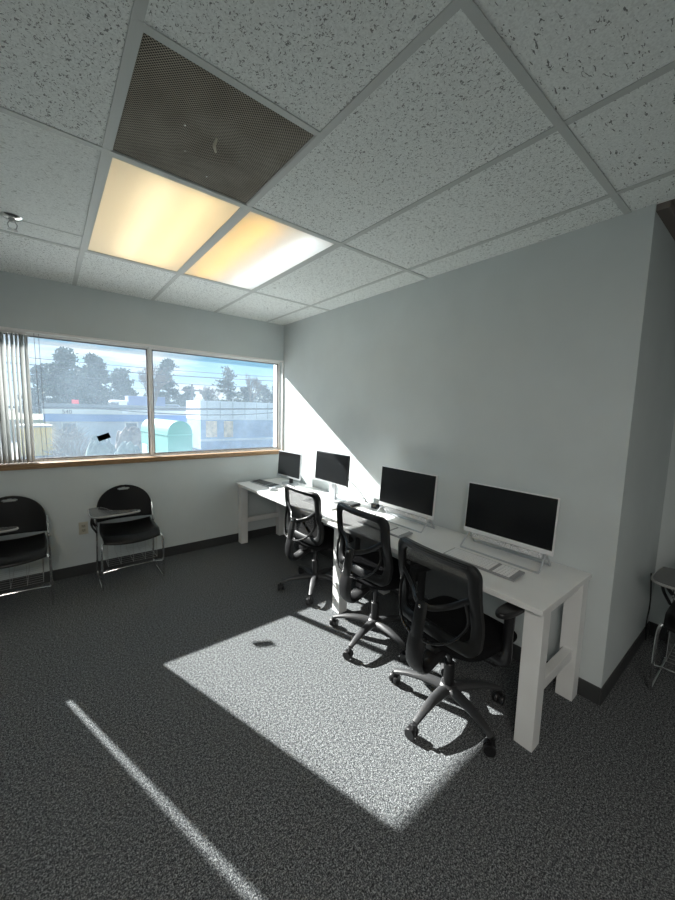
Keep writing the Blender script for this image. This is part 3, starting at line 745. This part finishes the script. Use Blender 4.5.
text('540', (u.x - ox, u.y - oy, u.z - oz), .36, mat('number_black', (.02, .02, .02), .5), fa)
u = at(124.5, 412, Yb - .22)
g = MB(); g.box(u.x - ox - .18, u.x - ox + .18, u.y - oy - .15, u.y - oy, u.z - oz - .12, u.z - oz + .12, bev=.03); g.build('wall_lamp', WHITEP, fa)

# site trailer right
Yt = 20; A = at(200, 402, Yt); B = at(330, 402, Yt); zt = at(230, 401.5, Yt).z; zm = at(240, 420, Yt).z
r = empty('banner_trailer', ((A.x + B.x) / 2, Yt, -1.7)); tag(r, 'long pale blue and white trailer parked across the street', 'trailer'); ox, oy, oz = r.location
TB = mat('pale_blue_panel', (.20, .30, .48), .6, var=.15, scale=2); TW = mat('white_panel', (.60, .64, .70), .5, var=.06, scale=3); ORG = mat('tan_poster', (.62, .46, .32), .7, var=.3, scale=4)
rel(MB(), 'upper_panel', TW, r, A.x, B.x, Yt, Yt + 3, zm, zt)
lp = rel(MB(), 'lower_panel', TB, r, A.x + .02, B.x - .02, Yt + .02, Yt + 2.98, -1.2, zm)
rel(MB(), 'trim_strip', TW, lp, A.x, B.x, Yt - .02, Yt + .02, at(230, 440.5, Yt).z, at(230, 438.5, Yt).z)
rel(MB(), 'undercarriage', ROOFM, r, A.x + .5, B.x - .5, Yt + .3, Yt + 2.7, -1.7, -1.2)
for (p0, p1) in ((206, 217), (224, 233)):
    u = at(p0, 421, Yt); v = at(p1, 437, Yt); rel(MB(), 'poster', ORG, lp, u.x, v.x, Yt - .03, Yt + .02, v.z, u.z)
g = MB()
for k in range(12):
    x = A.x + (B.x - A.x) * (k + .5) / 12; g.box(x - ox - .02, x - ox + .02, Yt - oy - .03, Yt - oy, zm - oz + .1, zt - oz - .05)
g.build('rib_seams', mat('seam_grey', (.35, .38, .44), .6), r, smooth=False)

# green arched drop box near the window
Yg = 5.5; P1 = at(180, 421.0, Yg); zb = -.6; Y2_ = Yg
while at(152, 418.2, Y2_).z > P1.z and Y2_ < 12: Y2_ += .01
P2 = at(152, 418.2, Y2_); ax = (P2 - P1); ax.z = 0; LEN = ax.length; ax.normalize()
r = empty('drop_box', (P1.x, P1.y, zb)); tag(r, 'mint green drop box with an arched top outside the window', 'drop box')
TEAL = mat('mint_green_paint', (.008, .17, .14), .7)
W = .60; htop = P1.z - zb; rise = .33; hb = htop - rise
def arch(w, h0, rise, n=18): return [(-w / 2, 0)] + [(-w / 2 * math.cos(PI * k / n), h0 + rise * math.sin(PI * k / n) ** .85) for k in range(n + 1)] + [(w / 2, 0)]
yw = math.atan2(ax.y, ax.x) + PI / 2            # local +y -> ax reversed
Mx = Matrix.Rotation(yw, 4, 'Z') @ Matrix.Rotation(PI / 2, 4, 'X')
g = MB(); g.prism(arch(W, hb, rise), -.0, LEN, M=Mx); b = g.build('bin_body', TEAL, r)
g = MB(); g.prism([(-W / 2 - .015, hb - .03), (W / 2 + .015, hb - .03), (W / 2 + .015, hb), (-W / 2 - .015, hb)], -.012, LEN + .01, M=Mx); g.build('band', mat('dark_teal', (.04, .25, .22), .5), b, smooth=False)
for k, zc in ((LEN * .30, .52), (LEN * .85, .38)):
    for sd_ in (-1, 1):
        M = Matrix.Rotation(yw, 4, 'Z')
        if (M @ Vector((sd_, 0, 0))).y > 0: continue
        g = MB(); g.box(sd_ * W / 2 - .012, sd_ * W / 2 + .012, -k - .2, -k + .2, hb - zc - .5, hb - zc, M=M); g.build('poster', WHITEP, b, smooth=False)

# yellow container, vehicles, sign
def vehicle(px, py, Y, ln, label, col, h=1.45):
    u = at(px, py, Y); r = empty('parked_car', (u.x, Y, -1.7 if Y < 60 else -1.2)); tag(r, label, 'car')
    return u
def car(px, Y, z, ln, label, col, h=1.4):
    u = at(px, 410, Y); r = empty('car', (u.x, Y, z)); tag(r, label, 'car')
    g = MB(); pr = [(-ln / 2, .25), (-ln / 2, .75), (-ln * .42, .85), (-ln * .28, .9), (-ln * .18, h), (ln * .18, h), (ln * .32, .9), (ln * .48, .8), (ln / 2, .6), (ln / 2, .25)]
    g.prism(pr, -.85, .85, M=Matrix.Rotation(PI / 2, 4, 'X')); g.build('car_body', mat('car_paint_%d' % px, col, .3), r, bev=.08)
    g = MB(); pr = [(-ln * .24, .93), (-ln * .165, h - .08), (ln * .165, h - .08), (ln * .27, .93)]; g.prism(pr, -.87, .87, M=Matrix.Rotation(PI / 2, 4, 'X')); g.build('windows', WG, r, smooth=False)
    for s in (-1, 1):
        for q in (-1, 1):
            g = MB(); g.lathe([(.31, -.1), (.33, -.08), (.33, .08), (.31, .1)], seg=18, M=Matrix.Translation((s * ln * .3, q * .78, .33)) @ Matrix.Rotation(PI / 2, 4, 'X')); g.build('wheel', RUBBER, r)
Y2 = 44; dz = at(110, 405, Y2).z - 1.45
KN = mat('raised_lot', (.16, .165, .16), .9)
a = MB(); a.box(-40, 40, 38, 60, -1.7, dz); struct('ground_bank', a, GRASS, smooth=False)
car(105, Y2, dz, 4.4, 'white car parked on the raised lot behind the office building', (.75, .76, .78))
car(170, Y2, dz, 4.6, 'pale van-like car parked beyond the green drop box', (.55, .60, .66), 1.7)
# box truck
u = at(138, 404, 42); r = empty('truck', (u.x, 42, dz)); tag(r, 'blue and white truck parked beyond the window mullion', 'truck')
g = MB(); g.box(-1.1, 2.6, -1.1, 1.1, .7, 2.5, bev=.05); g.build('cargo_box', mat('truck_blue', (.12, .17, .34), .5), r)
g = MB(); g.box(-2.7, -1.2, -1.0, 1.0, .4, 2.0, bev=.15); cb = g.build('cab', WHITEP, r)
g = MB(); g.box(-2.72, -2.0, -1.02, 1.02, 1.2, 1.75); g.build('windshield', WG, cb, smooth=False)
for s in (-1.9, 1.7):
    g = MB(); g.lathe([(.45, -1.0), (.45, 1.0)], seg=18, M=Matrix.Translation((s, 0, .45)) @ Matrix.Rotation(PI / 2, 4, 'X')); g.build('wheel', RUBBER, r)
# yellow container
u = at(23, 427, 24); v = at(46, 441, 24)
r = empty('dumpster', ((u.x + v.x) / 2, 24, -1.7)); tag(r, 'yellow dumpster behind the cords at the left of the window', 'dumpster')
w2 = (v.x - u.x) / 2 + .3; g = MB(); g.box(-w2, w2, -.1, 1.8, .12, u.z + 1.7, bev=.04)
for k in range(5): x = -w2 + (k + .5) * w2 * 2 / 5; g.box(x - .05, x + .05, -.16, -.1, .15, u.z + 1.6)
g.build('container', mat('yellow_paint', (.80, .52, .06), .5), r)
g = MB(); g.box(-w2 - .05, w2 + .05, -.15, 1.85, u.z + 1.68, u.z + 1.8); g.build('lid', mat('lid_grey', (.35, .33, .28), .6), r, smooth=False)
# red sign
u = at(75, 402, 40); r = empty('street_sign', (u.x, 39.5, dz)); tag(r, 'small red sign on a post above the office building roof', 'sign')
g = MB(); g.tube([(0, 0, 0), (0, 0, u.z - dz)], .05, 6); g.build('post', METAL, r)
g = MB(); g.box(-.28, .28, -.08, -.04, u.z - dz - .22, u.z - dz + .22); g.build('sign_face', mat('sign_red', (.75, .06, .08), .5), r, smooth=False)
# leaning tan plank / boom behind the box
# utility pole and lines
POLE = mat('weathered_pole', (.14, .12, .11), .9); WIRE = mat('power_wire', (.05, .055, .06), .6)
u = at(193, 384, 30); r = empty('utility_pole', (u.x, 30.3, -1.7)); tag(r, 'grey wooden utility pole beyond the right window pane', 'utility pole')
g = MB(); g.tube([(0, 0, 0), (0, 0, u.z + 1.7)], [.15, .10], 8); g.build('pole', POLE, r)
g = MB(); g.box(-.9, .9, -.06, .06, u.z + 1.1, u.z + 1.22); g.build('crossarm', POLE, r, smooth=False)
def wire(p0, p1, Y, rad, label, sag=.25):
    A = at(*p0, Y); B = at(*p1, Y); d = B - A; A = A - d * .25; B = B + d * .25
    g = MB(); n = 16; g.tube([A.lerp(B, i / n) + Vector((0, 0, -sag * 4 * (i / n) * (1 - i / n) * (1 if sag else 0))) for i in range(n + 1)], rad, 5)
    o = g.build('power_line', WIRE); tag(o, label, 'power line', 'power lines across the window view')
wire((22, 355), (281, 376), 30, .022, 'topmost thin power line across the window view')
wire((22, 362), (281, 380), 30, .036, 'thicker power line second from the top of the view')
wire((22, 371), (281, 387), 30, .024, 'thin power line third from the top of the view')
wire((22, 379), (281, 393), 30, .018, 'faintest power line, fourth from the top of the view')
wire((22, 406), (281, 408), 18, .055, 'thick dark cable crossing the view above the white building', .1)
wire((150, 409), (281, 409), 17, .03, 'thin cable sagging above the green drop box', .35)

# trees
BARK = mat('bark', (.13, .11, .10), .95, var=.3, scale=6)
PINE = mat('pine_needles', (.055, .085, .060), .9, var=.4, scale=1.2); TWIG = mat('bare_twigs', (.17, .14, .12), .95)
def grow(g, p, d, ln, rad, depth, rnd, spread=.6, up=.1, taper=.62):
    q = p + d * ln; g.tube([p, p.lerp(q, .5) + Vector((rnd.uniform(-1, 1), rnd.uniform(-1, 1), 0)) * ln * .04, q], [rad, rad * .8, rad * .62], 4 if depth > 2 else 3)
    if depth <= 0: return
    for k in range(3 if depth > 1 else 4):
        nd = (d + Vector((rnd.uniform(-1, 1), rnd.uniform(-1, 1), rnd.uniform(-.5, 1))) * spread + Vector((0, 0, up))).normalized()
        grow(g, p.lerp(q, rnd.uniform(.55, 1)), nd, ln * rnd.uniform(.6, .82), rad * taper, depth - 1, rnd, spread, up, taper)
def zbase(Y): return -.6 if Y < 10 else (-1.7 if Y < 38 else (dz if Y < 60 else -1.2))
def bare_tree(px, top, Y, label, name='bare_tree', cat='tree', seed=1, depth=6):
    b = at(px, 400, Y); zt = at(px, top, Y).z; z0 = zbase(Y); h = zt - z0; rnd = random.Random(seed)
    r = empty(name, (b.x, Y, z0)); tag(r, label, cat, 'bare winter trees beyond the street')
    g = MB(); g.tube([(0, 0, 0), (.05, 0, h * .3)], [h * .02, h * .015], 7); g.build('trunk', BARK, r)
    g = MB()
    for k in range(4): grow(g, Vector((.05, 0, h * .26)), Vector((rnd.uniform(-.5, .5), rnd.uniform(-.4, .4), 1)).normalized(), h * .20, h * .010, depth - 1, rnd, .55, .12, .66)
    g.build('branches', TWIG, r)
def pine(px, top, Y, wpx, label, seed=1, n=2600, low=.25, lf=1.0):
    b = at(px, 400, Y); zt = at(px, top, Y).z; z0 = zbase(Y); h = zt - z0; rnd = random.Random(seed); W = (at(px + wpx / 2, 400, Y).x - b.x)
    r = empty('pine_tree', (b.x, Y, z0)); tag(r, label, 'tree', 'pine trees beyond the street')
    g = MB(); g.tube([(0, 0, 0), (.1, 0, h * .5), (0, 0, h * .96)], [h * .022, h * .014, .03], 7)
    tiers = []
    for k in range(34):
        t = low + (1 - low) * (k / 34) + rnd.uniform(-.01, .01);  prof = (1 - max(0, (t - low) / (1 - low)) ** 1.4) * .85 + .12
        a = rnd.uniform(0, 2 * PI); ln = W * prof * rnd.uniform(.55, 1.1); e_ = Vector((math.cos(a) * ln, math.sin(a) * ln, h * t + ln * rnd.uniform(0, .28)))
        g.tube([(0, 0, h * t - .02), e_], [.05, .02], 4); tiers.append((Vector((0, 0, h * t)), e_))
    g.build('trunk', BARK, r)
    g = MB()
    for k in range(n):
        A, B = tiers[rnd.randrange(len(tiers))]; s = rnd.uniform(.15, 1.0); c = A.lerp(B, s) + Vector((rnd.gauss(0, 1), rnd.gauss(0, 1), rnd.gauss(0, .5))) * W * .10
        sz = rnd.uniform(.16, .42) * lf; u = Vector((rnd.gauss(0, 1), rnd.gauss(0, 1), rnd.gauss(0, 1))).normalized(); v = u.orthogonal().normalized()
        w_ = u.cross(v)
        g.bm.faces.new([g.bm.verts.new(c + u * sz), g.bm.verts.new(c - u * sz * .4 + v * sz * .5), g.bm.verts.new(c - u * sz * .5 - v * sz * .5 + w_ * sz * .2)])
    g.build('needles', PINE, r, smooth=False)
pine(66, 350, 62, 62, 'tall pine with a spiky top, left of the pair', 11, 6000, .08, 1.3)
pine(96, 357, 65, 60, 'broad pine tree right behind the tall spiky one', 12, 6000, .08, 1.3)
pine(124, 370, 68, 56, 'lower round pine left of the window mullion', 13, 5000, .05, 1.3)
pine(42, 368, 70, 52, 'low pine behind the blind cords', 16, 5000, .05, 1.3)
pine(82, 372, 74, 70, 'wide dark pine filling the gap behind the two tallest', 17, 5000, .05, 1.5)
pine(168, 360, 55, 46, 'pine tree just right of the window mullion', 14, 3000, .12)
pine(228, 369, 55, 38, 'sparse leaning pine in the middle of the right pane', 15, 1500, .2)
for i, (px, top, wp) in enumerate([(188, 387, 36), (208, 390, 30), (246, 388, 30), (262, 386, 32), (278, 385, 30), (292, 386, 30)]):
    pine(px, top, 90 + 4 * (i % 2), wp, ['low dark treeline pine behind the utility pole', 'low treeline pine right of the utility pole', 'low treeline pine right of the sparse pine', 'low treeline pine in the right third of the pane', 'low treeline pine by the right edge of the pane', 'low treeline pine behind the right window edge'][i], 30 + i, 2200, .02, 1.8)
bare_tree(152, 350, 37, 'bare branching tree behind the window mullion', seed=3)
bare_tree(250, 366, 48, 'bare tree at the right of the sparse pine', seed=5, depth=6)
bare_tree(208, 376, 50, 'small bare tree by the utility pole', seed=8, depth=5)
# shrubs
b = at(74, 440, 16); r = empty('bare_shrub', (b.x, 17, -1.7)); tag(r, 'wide bare fan-shaped shrub in front of the office building', 'shrub')
g = MB(); rnd = random.Random(4); hh = at(74, 424, 17).z + 1.7; WW = at(98, 440, 17).x - b.x
for k in range(90):
    a_ = rnd.uniform(-1.35, 1.35); ca = rnd.uniform(-.5, .5); ln = rnd.uniform(.75, 1.0)
    tip = Vector((math.sin(a_) * WW * ln, ca * WW * ln, .3 + math.cos(a_) * (hh - .3) * ln)); base = Vector((rnd.uniform(-.15, .15), rnd.uniform(-.1, .1), 0))
    mid = base.lerp(tip, .5) + Vector((0, 0, .15)); g.tube([base, mid, tip], [.022, .016, .006], 3)
    for q in range(4):
        s = rnd.uniform(.35, .95); p0 = mid.lerp(tip, s); g.tube([p0, p0 + Vector((rnd.uniform(-.4, .4), rnd.uniform(-.3, .3), rnd.uniform(.05, .4)))], [.010, .004], 3)
g.build('twigs', TWIG, r)
def bush(px, py, Y, wpx, hz, label, m):
    b = at(px, py, Y); W = (at(px + wpx / 2, py, Y).x - b.x); r = empty('shrub', (b.x, Y, zbase(Y))); tag(r, label, 'shrub')
    h = at(px, py, Y).z - zbase(Y)
    g = MB(); rnd = random.Random(px)
    def fn(u, v):
        a = 2 * PI * u; ph = PI / 2 * v; d = Vector((math.cos(a) * math.cos(ph), math.sin(a) * math.cos(ph), math.sin(ph)))
        k = 1 + .14 * noise.noise(d * 4 + Vector((px, 0, 0))); return (d.x * W * k, d.y * W * .8 * k, h * (1 - (1 - d.z) ** 1.6) * k)
    g.grid(36, 16, fn)
    g.build('foliage', m, r, sub=1)
DB = mat('brown_shrub_leaves', (.20, .165, .15), .95, var=.5, scale=3, bump=.3, dist=.05); GB = mat('grey_green_shrub_leaves', (.10, .14, .14), .95, var=.5, scale=3, bump=.3, dist=.05)
bush(130, 428, 15, 34, 1, 'round brownish clipped shrub left of the window mullion', DB)
bush(100, 439, 14, 34, 1, 'low grey green shrub in front of the office building', GB)
bush(128, 443, 12, 32, 1, 'low dark shrub in front of the round brown shrub', GB)
